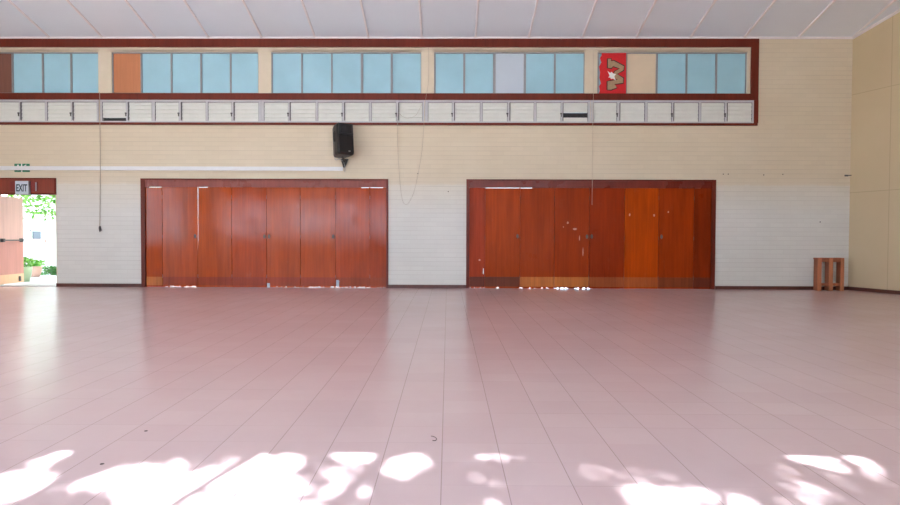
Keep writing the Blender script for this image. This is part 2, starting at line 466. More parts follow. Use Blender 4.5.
# clerestory windows
row(72)
NTRIM += 1
bm = newbm(); box(bm, XL, X(750.2), WY-.012, WY+.005, Z(51.6), Z(47.6))
struct('trim_%d' % NTRIM, bm, M['cream_trim'], 'cream board between the brown beam and the blue windows', 'trim')
for (a, b), nm in zip(((99, 111.3), (259, 270.8), (421.8, 433.6), (585, 596.8), (747.5, 750.2)), ('between the two leftmost blue windows', 'left of the window above the speaker', 'right of the window above the speaker', 'left of the red banner', 'at the right end of the window band')):
    NTRIM += 1
    bm = newbm(); box(bm, X(a)-.005, X(b)+.005, WY-.014, WY+.005, Z(93.8), Z(51.6))
    struct('trim_%d' % NTRIM, bm, M['cream_trim'], 'cream upright board '+nm, 'trim', base=(X(a), WY, Z(93.8)))
BAYS = [
 [(-47, -19, 'cyan'), (-17.5, 11.2, 'hard_brown'), (13, 41.6, 'cyan'), (43.2, 70, 'cyan'), (71.8, 98, 'cyan')],
 [(113, 140.3, 'hard_orange'), (141.7, 170.4, 'cyan'), (172, 200, 'cyan'), (201.6, 229.6, 'cyan'), (231.2, 258, 'cyan')],
 [(272.6, 301, 'cyan'), (302.4, 331, 'cyan'), (332.4, 360.7, 'cyan'), (363, 390.6, 'cyan'), (392.6, 420.7, 'cyan')],
 [(435.6, 463.2, 'cyan'), (465.2, 493, 'cyan'), (495.6, 523.8, 'pale'), (526, 554, 'cyan'), (555.8, 583.8, 'cyan')],
 [(599, 626.2, 'cyan'), (627.2, 656.2, 'cream_board'), (657.8, 685.8, 'cyan'), (687.6, 715.6, 'cyan'), (717.4, 745.6, 'cyan')],
]
WLAB = ['blue painted window at far left with one dark brown board', 'blue painted window with an orange brown board at its left end',
        'row of five blue panes above the black speaker', 'blue painted window with one paler grey middle pane', 'blue painted window at right with a red banner and cream board']
PL = {'hard_brown': 'dark brown board in place of glass', 'hard_orange': 'orange brown hardboard pane', 'pale': 'paler grey blue pane', 'cream_board': 'plain cream board pane', 'cyan': None}
for wi, ((a, b), bays) in enumerate(zip(WIN, BAYS)):
    x0, x1 = X(a), X(b)
    w = thing('window_%d' % (wi+1), ((x0+x1)/2, WY, ZB), WLAB[wi], 'window', kind='structure')
    bm = newbm()
    box(bm, x0-.03, x1+.03, WY-.012, WY+.03, Z(52.4), ZT+.02)     # cream lining and head
    box(bm, x0-.03, x0+.012, WY-.012, WY+.03, ZB, Z(52.4)); box(bm, x1-.012, x1+.03, WY-.012, WY+.03, ZB, Z(52.4))
    obj('frame', bm, M['cream_trim'], w)
    bm = newbm(); box(bm, x0+.012, x1-.012, WY+.002, WY+.05, Z(53.4), Z(52.4)); box(bm, x0+.012, x1-.012, WY+.002, WY+.05, ZB, ZB+.012)
    obj('track', bm, M['alu'], w)
    for bi, (p, q, m) in enumerate(bays):
        bm = newbm(); box(bm, X(p)-.01, X(q)+.01, WY+.03+(bi % 2)*.006, WY+.045+(bi % 2)*.006, ZB+.005, Z(53.0))
        o = obj('pane', bm, M[m], w)
        if PL[m]: part(o, PL[m])
        e0 = bays[bi-1][1] if bi else p-2
        bm = newbm(); box(bm, X(min(e0, p-.9)), X(p), WY+.008, WY+.05, ZB+.012, Z(53.4))
        obj('mullion', bm, M['alu'], w)
    if bays[-1][1] < b:
        bm = newbm(); box(bm, X(bays[-1][1]), X(bays[-1][1])+.022, WY+.008, WY+.05, ZB+.012, Z(53.4)); obj('mullion', bm, M['alu'], w)

# vents under the clerestory
row(112)
VB_ = [
 [(-30, -6), (-4, 19.8), (21.8, 45.8), (47.8, 71.8), (73.8, 97.6)],
 [(102.6, 126.8), (129, 152.4), (155.4, 179.4), (182, 206.4), (208.2, 232.2), (234.6, 259)],
 [(264.2, 288.6), (290.6, 316.2), (317.9, 342.4), (345, 369.4), (371.5, 396.4), (399, 422.6)],
 [(428, 452.2), (454.7, 480.2), (482.3, 507.4), (510, 534), (536, 561), (563, 587.8)],
 [(593.2, 616.8), (619.8, 644.6), (647, 671.4), (673.6, 698.4), (700.6, 724.4), (727, 751.8)],
]
VLAB = ['white ribbed vent row under the far left blue window', 'white ribbed vent row with a dark slot at its left end', 'white ribbed vent row directly above the black speaker',
        'white ribbed vent row with a dark slot at its right end', 'white ribbed vent row at the right end below the red banner']
for vi, ((a, b), pans) in enumerate(zip(VEN, VB_)):
    x0, x1 = X(a), X(b)
    w = thing('window_%d' % (vi+6), ((x0+x1)/2, WY, VB), VLAB[vi], 'vent window', kind='structure')
    bm = newbm()
    zt, zb = Z(102.3), Z(121.6)
    box(bm, x0-.01, x1+.01, WY-.03, WY+.04, zt, VT+.004); box(bm, x0-.01, x1+.01, WY-.03, WY+.04, VB-.004, zb)
    xs = [x0-.01]+[v for p, q in pans for v in (X(p), X(q))]+[x1+.01]
    for i in range(0, len(xs), 2): box(bm, xs[i], xs[i+1], WY-.03, WY+.04, zb, zt)
    obj('frame', bm, M['vframe'], w)
    for pi, (p, q) in enumerate(pans):
        slot = (118.0, 121.6) if (vi, pi) == (1, 0) else ((112.6, 117.4) if (vi, pi) == (3, 5) else None)
        bm = newbm(); n = 5
        zr = [(zt, zb)] if not slot else ([(zt, Z(slot[0]))] if vi == 1 else [(zt, Z(slot[0])), (Z(slot[1]), zb)])
        X0, X1 = X(p)+.006, X(q)-.006
        for (z1, z0) in zr:
            nn = max(1, round((z1-z0)/.088))
            for s in range(nn):
                h = (z1-z0)/nn; za = z0+s*h
                vs = [bm.verts.new(c) for c in ((X0, WY-.012, za+.004), (X1, WY-.012, za+.004), (X1, WY+.006, za+h), (X0, WY+.006, za+h), (X0, WY+.03, za), (X1, WY+.03, za), (X1, WY+.03, za+h), (X0, WY+.03, za+h))]
                for f in ((0, 1, 2, 3), (4, 5, 6, 7), (0, 1, 5, 4), (3, 2, 6, 7), (0, 3, 7, 4), (1, 2, 6, 5)): bm.faces.new([vs[i] for i in f])
        obj('pane', bm, M['vslat'], w)
        bm = newbm()
        for xx in (X(p), X(q)-.008): box(bm, xx, xx+.008, WY-.02, WY+.03, zb, zt)  # grey strips drawn in for the shadow gaps between pane and frame
        box(bm, X(p), X(q), WY-.012, WY+.03, zt-.01, zt)
        obj('gap_shade_strip', bm, M['gap_shade'], w)
        if slot:
            bm = newbm(); box(bm, X0, X1, WY+.034, WY+.039, Z(slot[1]), Z(slot[0])); part(obj('vent_slot', bm, M['dark'], w), 'dark open slot')
    idx = (0, 2, 4) if vi else (1, 3)
    for pi in idx:
        if pi+1 >= len(pans) : continue
        xq = X(pans[pi][1])
        bm = newbm(); xn = X(pans[pi+1][0]); box(bm, xn-.014, xn+.003, WY-.034, WY-.02, zb+.02, zt-.01)
        lp = obj('latch_plate', bm, M['latch'], w)
        bm = newbm(); box(bm, xq-.025, xq+.02, WY-.05, WY-.03, Z(114.6), Z(113.2)); box(bm, xq-.012, xq+.012, WY-.055, WY-.03, Z(117), Z(114.4))
        obj('latch', bm, M['latch'], w, bevel=.004)

# ------------------------------------------------------------------ folding doors
row(236)
def folding_door(n, x0p, x1p, ytop, seams, cols, kicks, label, lo, gap_top, bottoms, pulls, bolts, seed, shift):
    col((x0p+x1p)/2)
    xa, xb = X(x0p), X(x1p); zt = Z(ytop); zh = Z(ytop+8.4)
    D = thing('door_%d' % n, ((xa+xb)/2, WY, 0), label, 'folding door', kind='structure')
    bm = newbm()
    box(bm, xa, X(seams[0]), WY-.03, WY+.2, 0, zt); box(bm, X(seams[-1]), xb, WY-.03, WY+.2, 0, zt)
    box(bm, X(seams[0]), X(seams[-1]), WY-.03, WY+.2, zt-.035, zt)
    obj('door_frame', bm, M['frame'], D)
    bm = newbm(); box(bm, X(seams[0]), X(seams[-1]), WY-.012, WY+.004, zh, zt-.035)
    box(bm, X(seams[0]), X(seams[-1]), WY-.02, WY-.012, zh, zh+.02)
    obj('track_cover', bm, wood('track cover timber %d' % n, lo, .7, .3, .3, seed=seed), D)
    panels = []
    for i in range(8):
        p, q = X(seams[i])+.004, X(seams[i+1])-.004
        zb = .016; zt2 = zh+.02
        gt = gap_top.get(i)
        # jagged worn bottom edge
        pts = []
        frags = bottoms.get(i)
        if frags:
            m = 22; xs = [q+(p-q)*k/m for k in range(m+1)]
            for k in range(m):
                h = .0015 if random.random() > frags else random.choice((.012, .02, .026))
                pts += [(xs[k]-.001*(k > 0), h), (xs[k+1], h)]
        else: pts = [(q, .0015), (p, .0015)]
        top = [(p, zt2), (q, zt2)]
        if gt:  # cut in the top edge that lets daylight through
            c0, c1, dz = X(gt[0]), X(gt[1]), gt[2]+.024
            top = [(p, zt2), (max(p, c0), zt2), (max(p, c0)+.002, zt2-dz), (min(q, c1)-.002, zt2-dz), (min(q, c1), zt2), (q, zt2)]
        left_edge = []
        if shift.get(i):   # warped leading edge, wide gap at the top
            top[0] = (p+shift[i], zt2) if not gt else (p+shift[i], zt2)
            if gt: top[1] = (max(p+shift[i]+.001, c0), zt2); top[2] = (max(p+shift[i]+.003, c0), zt2-dz)
            left_edge = [(p, Z(252)), (p+shift[i]*.75, Z(240))]
        right_edge = []
        if n == 3 and i == 0:
            right_edge = [(q, Z(268.8)), (q-.036, Z(268.8)), (q-.036, Z(274.6)), (q, Z(274.6))]
        outline = top+right_edge+pts+left_edge
        # drop doubled points
        out = []
        for c in outline:
            if not out or (Vector(c)-Vector(out[-1])).length > 1e-4: out.append(c)
        bm = newbm(); y0 = WY+.012+random.uniform(-.004, .004)
        vs = prism(bm, out, y0, y0+.04)
        if i in (0, 7): vs += box(bm, *((p-.012, p+.02) if i == 0 else (q-.02, q+.012)), y0+.041, y0+.048, .03, zh)
        if i < 7 and not shift.get(i+1): vs += box(bm, q-.02, q+.014, y0+.041, y0+.048, .03, zh)
        a = math.radians(random.uniform(-.3, .3)); cx = (p+q)/2
        for v in vs: v.co.y += (v.co.x-cx)*math.tan(a)
        pan = obj('panel', bm, cols[i], D)
        panels.append(pan)
        kz = Z(277.2)
        bm = newbm(); zlow = .04
        kv = box(bm, p+.002, q-.002, y0-.0035, y0+.001, zlow, kz)
        for v in kv: v.co.y += (v.co.x-cx)*math.tan(a)
        part(obj('kick_plate', bm, kicks[i], pan), 'worn strip along the foot of the panel')
        if i < 7:
            bm = newbm()
            for z in (.25, 1.15, 2.05): tube(bm, [(q+.004, y0-.0035, z-.04), (q+.004, y0-.0035, z+.04)], .004, 6)
            obj('hinge', bm, M['brass'], pan)
    for (px, i) in pulls:
        bm = newbm(); z = Z(236.5); x = X(px)
        lathe(bm, (0, 0, 0), [(.034, 0), (.034, .008), (.026, .012), (.02, .006), (.001, .004)], 14)
        for v in bm.verts: v.co = Vector((x+v.co.x*.8, WY+.008-v.co.z, z+v.co.y*1.5))
        obj('flush_pull', bm, M['brass'], panels[i], smooth=False)
    for (px, i, ya, yb) in bolts:
        bm = newbm(); x = X(px); box(bm, x-.03, x+.03, WY-.004, WY+.012, Z(yb), Z(ya))
        tube(bm, [(x, WY-.012, .004), (x, WY-.012, Z(ya)-.01)], .012, 8); tube(bm, [(x, WY-.012, Z(ya)-.03), (x+.045, WY-.03, Z(ya)-.035)], .008, 6)
        part(obj('floor_bolt', bm, M['silver'], panels[i], bevel=.002), 'silver floor bolt')
    return D, panels

def woods(tag_, cs, worn=.2, rough=.33, spec=.5): return [wood('%s veneer %d' % (tag_, i), c, .6, rough, spec, seed=i*1.37+len(tag_), worn=worn) for i, c in enumerate(cs)]
s1 = [145.6, 162.2, 197.4, 231.6, 266.4, 300.2, 335.2, 369.8, 386.4]
s2 = [469.2, 485, 520, 554.4, 589.2, 624.4, 658.6, 694, 711.4]
c1 = woods('left door', [(176, 68, 6), (184, 76, 22), (182, 76, 20), (180, 70, 18), (182, 76, 20), (184, 76, 18), (180, 70, 20), (172, 64, 18)], .1, .14, .26)
k1 = woods('left kick', [(196, 112, 48), (164, 66, 34), (160, 64, 34), (162, 64, 34), (166, 68, 36), (164, 66, 34), (162, 68, 32), (164, 68, 30)], .1, .2, .24)
c2 = woods('right door', [(172, 66, 34), (172, 68, 16), (168, 64, 14), (164, 60, 12), (158, 54, 12), (188, 74, 4), (164, 60, 10), (138, 48, 12)], .06, .34, .09)
k2 = woods('right kick', [(116, 54, 36), (124, 60, 36), (204, 120, 56), (206, 120, 54), (168, 84, 40), (180, 90, 40), (140, 66, 34), (116, 50, 30)], .1, .4, .2)
folding_door(2, 141.5, 388.3, 178.8, s1, c1, k1, 'left reddish brown folding door of narrow timber panels below the black speaker', (146, 72, 60),
    {0: (147, 162, .005), 2: (198, 208, .006), 6: (361, 369, .006), 7: (370, 383, .005)}, {1: .55, 4: .25, 5: .6, 6: .6, 7: .2},
    [(195, 1), (264.3, 3), (269, 4), (333.2, 5)], [(268.3, 4, 283.3, 288), (337.6, 6, 279.8, 286.5)], 31, {2: .017})
D3, P3 = folding_door(3, 466.2, 715, 179.6, s2, c2, k2, 'right orange brown folding door of narrow timber panels left of the wooden stand', (122, 48, 36),
    {1: (485.5, 519.5, .005), 2: (520.5, 532, .006)}, {0: .35, 1: .12, 2: .35, 3: .6, 4: .1},
    [(517.6, 1), (587, 3), (591.8, 4), (661.6, 6)], [], 37, {})
for (px, py, w, h, r, i) in ((567.8, 222.8, 2.2, 2.4, .3, 3), (575, 229, 4.2, 2.2, .7, 3), (629.7, 214.8, 1.6, 3, 0, 5), (654.2, 215.2, 1.8, 3, .2, 5), (668.4, 212, 1.4, 2, 0, 6), (579.5, 238, .8, 5, 0, 3), (563.5, 227, 1, 1.4, 0, 3), (479.5, 260, 2.4, 2, 0, 0), (583, 252, .7, 9, 0, 3)):
    bm = newbm(); c = P(px, py, WY+.005); s = .02262
    vs = prism(bm, [(c.x+s*w/2*math.cos(t)*(.75+.35*random.random()), c.z+s*h/2*math.sin(t)*(.75+.35*random.random())) for t in [k*math.pi/4 for k in range(8)]], WY+.004, WY+.012)
    part(obj('scuff_mark', bm, M['chip'], P3[i]), 'pale scuffed spot')

# ------------------------------------------------------------------ exit doorway
E = thing('door_1', ((EX0+EX1)/2, WY, 0), 'open exit doorway at far left with a red brown panel above', 'door', kind='structure')
col(30); zl = Z(194.6)
bm = newbm(); box(bm, EX0, EX1, WY-.015, WY+.08, zl+.035, EZ-.03)
obj('transom_panel', bm, wood('transom veneer', (140, 58, 40), .7, .4, seed=41), E)
bm = newbm(); box(bm, EX0, EX1, WY-.03, WY+.12, EZ-.03, EZ); box(bm, EX0, EX1, WY-.025, WY+.12, zl, zl+.035); box(bm, EX1-.035, EX1, WY-.028, WY+.12, zl+.035, EZ-.03)
obj('transom_frame', bm, M['frame'], E)
bm = newbm(); box(bm, EX0, EX0+.03, WY+.0, WY+.12, 0, zl); box(bm, EX1-.02, EX1, WY+.0, WY+.2, 0, zl)
obj('jamb', bm, M['cream_trim'], E)
bm = newbm(); box(bm, EX0, EX1, WY-.0, WY+.24, 0, .012); obj('threshold', bm, M['paving'], E)
xf = XF; PHI = math.atan((X(22.8, 15.46, 240)-xf)/.8)
def swing(bm):
    bmesh.ops.rotate(bm, cent=(xf, 14.66, 0), matrix=Matrix.Rotation(-PHI, 3, 'Z'), verts=bm.verts); return bm
bm = newbm(); box(bm, xf-.045, xf, WY+.03, 15.48, .035, 2.065); lf = obj('door_leaf', swing(bm), M['leafwood'], E, bevel=.003)
part(lf, 'pale wooden door leaf standing open')
bm = newbm(); box(bm, xf, xf+.005, WY+.04, 15.47, .25, 1.03); part(obj('lower_panel', swing(bm), M['leaflow'], lf), 'pinkish lower half panel')
bm = newbm(); box(bm, xf, xf+.006, WY+.04, 15.47, .04, .25); part(obj('kick_board', swing(bm), M['leafkick'], lf), 'pale orange kick board')
bm = newbm(); tube(bm, [(xf+.06, WY+.08, 1.05), (xf+.06, 15.38, 1.05)], .014, 8)
for y in (WY+.1, 15.36): box(bm, xf, xf+.075, y-.03, y+.03, 1.01, 1.09)
part(obj('push_bar', swing(bm), M['latch'], lf), 'dark metal push bar')
bm = newbm(); box(bm, xf+.006, xf+.03, 15.28, 15.34, .07, .19); part(obj('foot_bolt', swing(bm), M['latch'], lf), 'dark foot bolt')

# exit sign
row(188)
zs0, zs1 = Z(194.8), Z(181.2); sx0, sx1 = X(15, WY-.1), X(28.7, WY-.1)
ES = thing('exit_sign', ((sx0+sx1)/2, WY-.03, zs0), 'square white EXIT sign box on the panel over the doorway', 'sign')
bm = newbm(); box(bm, sx0, sx1, WY-.1, WY-.032, zs0, zs1); obj('case', bm, M['signbox'], ES, bevel=.008)
bm = newbm(); box(bm, sx0+.008, sx1-.008, WY-.106, WY-.098, zs0+.008, zs1-.008); obj('face', bm, M['signface'], ES)
obj('lettering', text_bm('EXIT', X(16.4, WY-.1), X(27.4, WY-.1), Z(191.8), Z(184.6), WY-.106, .003), M['signink'], ES)
bm = newbm(); bx0, bx1 = X(10.8), X(38.4)
box(bm, bx0, bx1, WY-.033, WY-.014, Z(191.6), Z(181.6)); obj('backing_board', bm, wood('backing board', (128, 44, 40), .6, .4, seed=43), ES)
bm = newbm(); box(bm, X(36.3), X(37.6), WY-.037, WY-.03, Z(191), Z(182.4)); obj('mounting_strip', bm, M['signbox'], ES)

row(168); col(22)
# green sign half hidden by the trunking
GS = thing('exit_sign', (X(22), WY, Z(172)), 'green emergency exit sign half hidden behind the white trunking', 'sign')
bm = newbm(); box(bm, X(14.6), X(29.8), WY-.008, WY, Z(172.0), Z(163.8)); obj('board', bm, M['green'], GS)
bm = newbm(); box(bm, X(21.4), X(22.5), WY-.0105, WY-.006, Z(172.0), Z(163.8))
def disc(bm, px, py, r):
    c = P(px, py); prism(bm, [(c.x+r*math.cos(t*math.pi/6), c.z+r*math.sin(t*math.pi/6)) for t in range(12)], WY-.0105, WY-.006)
disc(bm, 18.3, 165.4, .018)
prism(bm, [(X(17.2), Z(166.4)), (X(19.2), Z(166.4)), (X(20), Z(169)), (X(18.8), Z(170.4)), (X(16.6), Z(170.2)), (X(17.4), Z(168.6))], WY-.0105, WY-.006)
prism(bm, [(X(24.2), Z(165.8)), (X(26.4), Z(164.6)), (X(26.6), Z(165.8))], WY-.0105, WY-.006); box(bm, X(24.4), X(28.6), WY-.0105, WY-.006, Z(168.2), Z(167.2))
obj('pictogram', bm, M['white'], GS)

# trunking along the wall
col(170)
bm = newbm(); box(bm, XL+.02, X(343.3), WY-.05, WY-.011, Z(170.6), Z(166.6))
TR = obj('cable_trunking', bm, M['trunk'], base=(XL+.02, WY, Z(170.6)), bevel=.004)
tag(TR, 'long white cable trunking running along the wall from the left to below the speaker', 'trunking')

# ------------------------------------------------------------------ speaker
row(162); col(344)
sc = P(342.0, 141.0, WY-.42)
SPK = thing('loudspeaker', (sc.x, WY, Z(168)), 'black loudspeaker mounted on the wall above the left folding door', 'speaker')
Rs = Matrix.Translation(sc) @ Euler((math.radians(-8), math.radians(1.5), math.radians(36)), 'XYZ').to_matrix().to_4x4()
def sp(bm): bmesh.ops.transform(bm, matrix=Rs, verts=bm.verts); return bm
hw, hd, hh = .2, .2, .345
bm = newbm()
pl = [(-hw, -hd), (hw, -hd), (hw*.98, -.02), (hw*.66, hd), (-hw*.66, hd), (-hw*.98, -.02)]
a = [bm.verts.new((x, y, -hh)) for x, y in pl]; b = [bm.verts.new((x, y, hh)) for x, y in pl]
bm.faces.new(a); bm.faces.new(b)
for i in range(6): bm.faces.new((a[i], a[(i+1) % 6], b[(i+1) % 6], b[i]))
obj('cabinet', sp(bm), M['black'], SPK, bevel=.055)
bm = newbm(); vs = prism(bm, [(-.165, -.33), (.165, -.33), (.175, -.28), (.175, .04), (.12, .085), (-.12, .085), (-.175, .04), (-.175, -.28)], -hd-.014, -hd+.01)
obj('grille', sp(bm), M['grille'], SPK, bevel=.01)
bm = newbm()   # horn flare: a frame sloping into a throat
ring = []
for (w, h, y) in ((.17, .12, -hd-.016), (.15, .1, -hd-.016), (.06, .04, -hd+.05)):
    ring.append([bm.verts.new((sx*w, y, .215+sz*h)) for sx, sz in ((-1, -1), (1, -1), (1, 1), (-1, 1))])
for r0, r1 in zip(ring, ring[1:]):
    for i in range(4): bm.faces.new((r0[i], r0[(i+1) % 4], r1[(i+1) % 4], r1[i]))
bm.faces.new(ring[-1])
bk = [bm.verts.new((v.co.x, -hd+.004, v.co.z)) for v in ring[0]]
for i in range(4): bm.faces.new((ring[0][i], ring[0][(i+1) % 4], bk[(i+1) % 4], bk[i]))
obj('horn', sp(bm), M['horn'], SPK)
bm = newbm(); box(bm, .04, .085, -hd-.018, -hd-.012, -.285, -.262); part(obj('badge', sp(bm), M['silver'], SPK), 'small silver badge')
bm = newbm()
for s in (-1,): 
    tube(bm, smooth_path([(s*(hw-.01), -.06, .18), (s*(hw+.006), -.03, .14), (s*(hw+.006), -.03, -.02), (s*(hw-.01), -.06, -.06)], 5), .014, 8)
obj('carry_handle', sp(bm), M['black'], SPK)
bm = newbm()
bot = Rs @ Vector((0, .02, -hh-.0))
c = P(344.5, 163, WY-.02)
prism(bm, [(X(341.2), Z(159.2)), (X(348.6), Z(159.2)), (X(347), Z(164)), (X(345), Z(167.6)), (X(343.6), Z(167.6)), (X(342.2), Z(163))], WY-.05, WY-.001)
tube(bm, [(X(344.8), WY-.04, Z(162)), (bot.x, WY-.2, Z(162)), (bot.x, bot.y, bot.z+.02)], .03, 8)
obj('wall_bracket', bm, M['black'], SPK)
bm = newbm(); q = [P(px, py, WY-.22) for px, py in ((340.5, 156), (338.4, 159.2), (335.6, 159.8), (334.8, 157.2), (337, 156.3), (339.5, 158.8), (342.5, 161), (343.6, 166), (343.6, 171.2))]
q[-1].y = q[-2].y = WY-.06; q[-3].y = WY-.12
tube(bm, smooth_path(q, 6), .008, 6); part(obj('cable', bm, M['silver'], SPK, smooth=True), 'short coiled grey cable')

# ------------------------------------------------------------------ banner
row(72); col(612)
BN = thing('banner', (X(612.6), WY, Z(93)), 'red cloth banner with a tan sideways letter M stuck on the window', 'banner')
yb = WY-.008
bx_ = lambda u: X(585+u/9.1875); bz_ = lambda v: Z(45+v/9.1875)
edge = [(152, 76), (375, 74), (378, 448), (128, 448), (136, 420), (130, 380), (146, 352), (132, 300), (138, 250), (128, 200), (148, 160), (136, 120), (150, 96)]
bm = newbm(); prism(bm, [(bx_(u), bz_(v)) for u, v in edge], yb, yb+.006)
obj('cloth', bm, M['red'], BN)
Mo = [(208, 128), (236, 128), (238, 150), (262, 146), (358, 196), (352, 232), (292, 268), (352, 306), (350, 350), (270, 360), (292, 392), (240, 412), (206, 412), (206, 336), (236, 332), (300, 318), (258, 296), (270, 246), (318, 216), (256, 196), (240, 214), (208, 210)]
def grow(pts, k):
    cx = sum(p[0] for p in pts)/len(pts); cy = sum(p[1] for p in pts)/len(pts)
    out = []
    for i, p in enumerate(pts):
        a, b = pts[i-1], pts[(i+1) % len(pts)]
        t = Vector((b[0]-a[0], b[1]-a[1])).normalized(); out.append((p[0]+t.y*k, p[1]-t.x*k))
    return out
bm = newbm(); prism(bm, [(bx_(u), bz_(v)) for u, v in grow(Mo, 9)], yb-.003, yb+.002); part(obj('letter_outline', bm, M['ink'], BN), 'dark brown letter outline')
bm = newbm(); prism(bm, [(bx_(u), bz_(v)) for u, v in grow(Mo, -1)], yb-.006, yb-.002); part(obj('letter', bm, M['tan'], BN), 'tan letter lying on its side')
bm = newbm(); st = [(206, 240), (228, 258), (244, 248), (256, 262), (284, 270), (268, 290), (282, 326), (256, 310), (238, 314), (232, 300), (214, 300), (224, 282)]
prism(bm, [(bx_(u), bz_(v)) for u, v in st], yb-.009, yb-.005); part(obj('star_patch', bm, M['white'], BN), 'white ragged star')

# ------------------------------------------------------------------ cords
def cord(name, pts, r, mat, label, toggle=None):
    T = thing(name, pts[-1], label, 'cord')
    bm = newbm(); tube(bm, smooth_path(pts, 6), r, 6); o = obj('line', bm, mat, T, smooth=True)
    if toggle:
        bm = newbm(); p = Vector(toggle)
        lathe(bm, p, [(.004, .05), (.02, .04), (.026, 0), (.022, -.05), (.01, -.085), (.003, -.09)], 10)
        tube(bm, [p+Vector((.015, 0, .02)), p+Vector((.035, 0, -.06))], .008, 6)
        part(obj('toggle', bm, M['latch'], T, smooth=True), 'dark grey toggle')
    return T
yq = WY-.075
cord('pull_cord', [P(99.6, 92, WY-.06), P(99.8, 110, yq), P(100, 130, yq), P(100.3, 166, yq), P(100, 205, WY-.06), P(99.8, 226, WY-.05)], .0065, M['cord'], 'grey pull cord with a toggle hanging beside the exit doorway', P(99.9, 228, WY-.05))
cord('pull_cord', [P(428.6, 47.5, WY-.06), P(428.5, 80, WY-.06), P(426, 97, yq), P(424.4, 110, yq), P(423.6, 130, WY-.05), P(421.5, 154, WY-.03), P(416, 184, WY-.02), P(411, 199, WY-.02), P(406, 204.5, WY-.02), P(402, 198, WY-.02), P(399, 170, WY-.02), P(397.6, 140, WY-.05), P(397.6, 114, yq)], .003, M['cord'], 'thin cord hanging in a long loop between the two folding doors')
cord('pull_cord', [P(398.4, 112, yq), P(402, 116, yq), P(408, 118.2, yq), P(416, 115, yq), P(422.5, 103, yq)], .0025, M['cord'], 'short slack cord sagging across one white vent pane')
cord('pull_cord', [P(593.4, 50, WY-.06), P(593.4, 92, WY-.06), P(593, 110, yq), P(592.6, 140, yq), P(592.3, 180, yq), P(592, 205, WY-.06)], .004, M['cordw'], 'thin pale cord hanging in front of the right folding door')

# nail stubs left in the brickwork
for px, py in ((418, 173.5), (448.3, 191.6), (723, 174.2), (728, 174.2), (763.5, 175), (782.5, 174.4), (819.8, 222)):
    c = P(px, py); bm = newbm(); tube(bm, [(c.x, WY+.002, c.z), (c.x, WY-.018, c.z)], [.008, .012], 8)
    tag(obj('nail', bm, M['speck'], base=(c.x, WY, c.z)), 'tiny dark nail stub left in the painted back wall', 'nail', 'nail stubs in the back wall')
# hook in the corner
row(176)
hk = P(849.5, 175.4, WY-.06)
bm = newbm(); tube(bm, [(hk.x-.07, WY, hk.z+.01), (hk.x-.03, WY-.06, hk.z), (hk.x+.03, WY-.08, hk.z)], .012, 6); obox(bm, (hk.x-.04, WY-.012, hk.z), (.07, .02, .035))
tag(obj('wall_hook', bm, M['latch'], base=(hk.x-.04, WY, hk.z)), 'small dark metal hook in the corner above the wooden stand', 'hook')

# ------------------------------------------------------------------ wooden stand
row(274); col(830)
fy = 14.28    # front face depth
st_x = lambda p: X(p, fy)
ST = thing('wooden_stand', (st_x(830), fy, 0), 'small slatted brown wooden stand on the floor in the right corner', 'stand')
htop = Z(258.2, fy)
for (a, b) in ((818.0, 821.7), (829.2, 833.2), (840.8, 844.2)):
    bm = newbm(); box(bm, st_x(a), st_x(b), fy, fy+.035, 0, htop-.0); obj('leg', bm, M['pine'], ST, bevel=.004)
    bm = newbm(); box(bm, st_x(a)+.012, st_x(b)-.01, fy+.035, fy+.20, .0, htop-.03); obj('side_board', bm, M['pine_d'], ST, bevel=.004)
bm = newbm(); box(bm, st_x(818), st_x(844.2), fy+.005, fy+.20, htop-.03, htop+.006); obj('top_board', bm, M['pine_d'], ST, bevel=.004)
bm = newbm(); box(bm, st_x(821.7), st_x(840.8), fy+.008, fy+.03, htop-.085, htop-.03); obj('top_rail', bm, M['pine_d'], ST)
bm = newbm(); box(bm, st_x(821.7), st_x(840.8), fy+.008, fy+.03, .11, .17); obj('lower_rail', bm, M['pine_d'], ST)

# specks on the floor
for (px, py, s, lab) in ((146, 431, .01, 'small dark speck of debris on the pink floor, farther of two'), (102, 464, .01, 'small dark speck of debris on the pink floor, nearer of two')):
    f0 = floor_pt(px, py); bm = newbm()
    bmesh.ops.create_icosphere(bm, subdivisions=2, radius=s)
    for v in bm.verts: v.co = Vector((v.co.x*(1+.3*random.random()), v.co.y, max(0, v.co.z*.35)))+f0
    tag(obj('debris', bm, M['speck'], base=f0), lab, 'debris', 'specks on the floor')
bm = newbm(); q = [floor_pt(px, py)+Vector((0, 0, .003)) for px, py in ((431, 436.5), (433.5, 437), (436.5, 438.8), (435.5, 441), (432.5, 440.8))]
tube(bm, smooth_path(q, 5), .0016, 6); tag(obj('string_scrap', bm, M['speck'], base=q[0]-Vector((0, 0, .003))), 'tiny curled scrap of dark string lying on the floor near the middle', 'string')

# ------------------------------------------------------------------ outdoors beyond the exit
row(250); col(40)
bm = newbm(); box(bm, -22, 12, WY+.24, 19.4, -.034, -.015)
struct('terrace', bm, M['paving'], 'pale paving outside the open exit doorway', 'paving')
bm = newbm(); prism(bm, [(-16, 2.62), (XR, 2.62), (XR, 2.78), (-16, 2.78)], WY+.23, WY+2.3)  # added roof out of view, blocks sky light over the exit
struct('sky_shade_roof', bm, M['outwall'], 'added unseen flat roof shading the exit doorway from the sky', 'roof')
NBY = 19.4
NB = thing('neighbouring_building', (-13.5, NBY, 0), 'bright pale brick building seen through the open exit doorway', 'building')
wx0, wx1, wz0, wz1 = X(30, NBY), X(42.5, NBY), Z(239, NBY), Z(229.5, NBY)
bm = newbm(); wall_cells(bm, -24, 3, -.02, 5.6, NBY, NBY+.3, [(wx0, wx1, wz0, wz1)]); obj('wall', bm, M['nbrick'], NB)
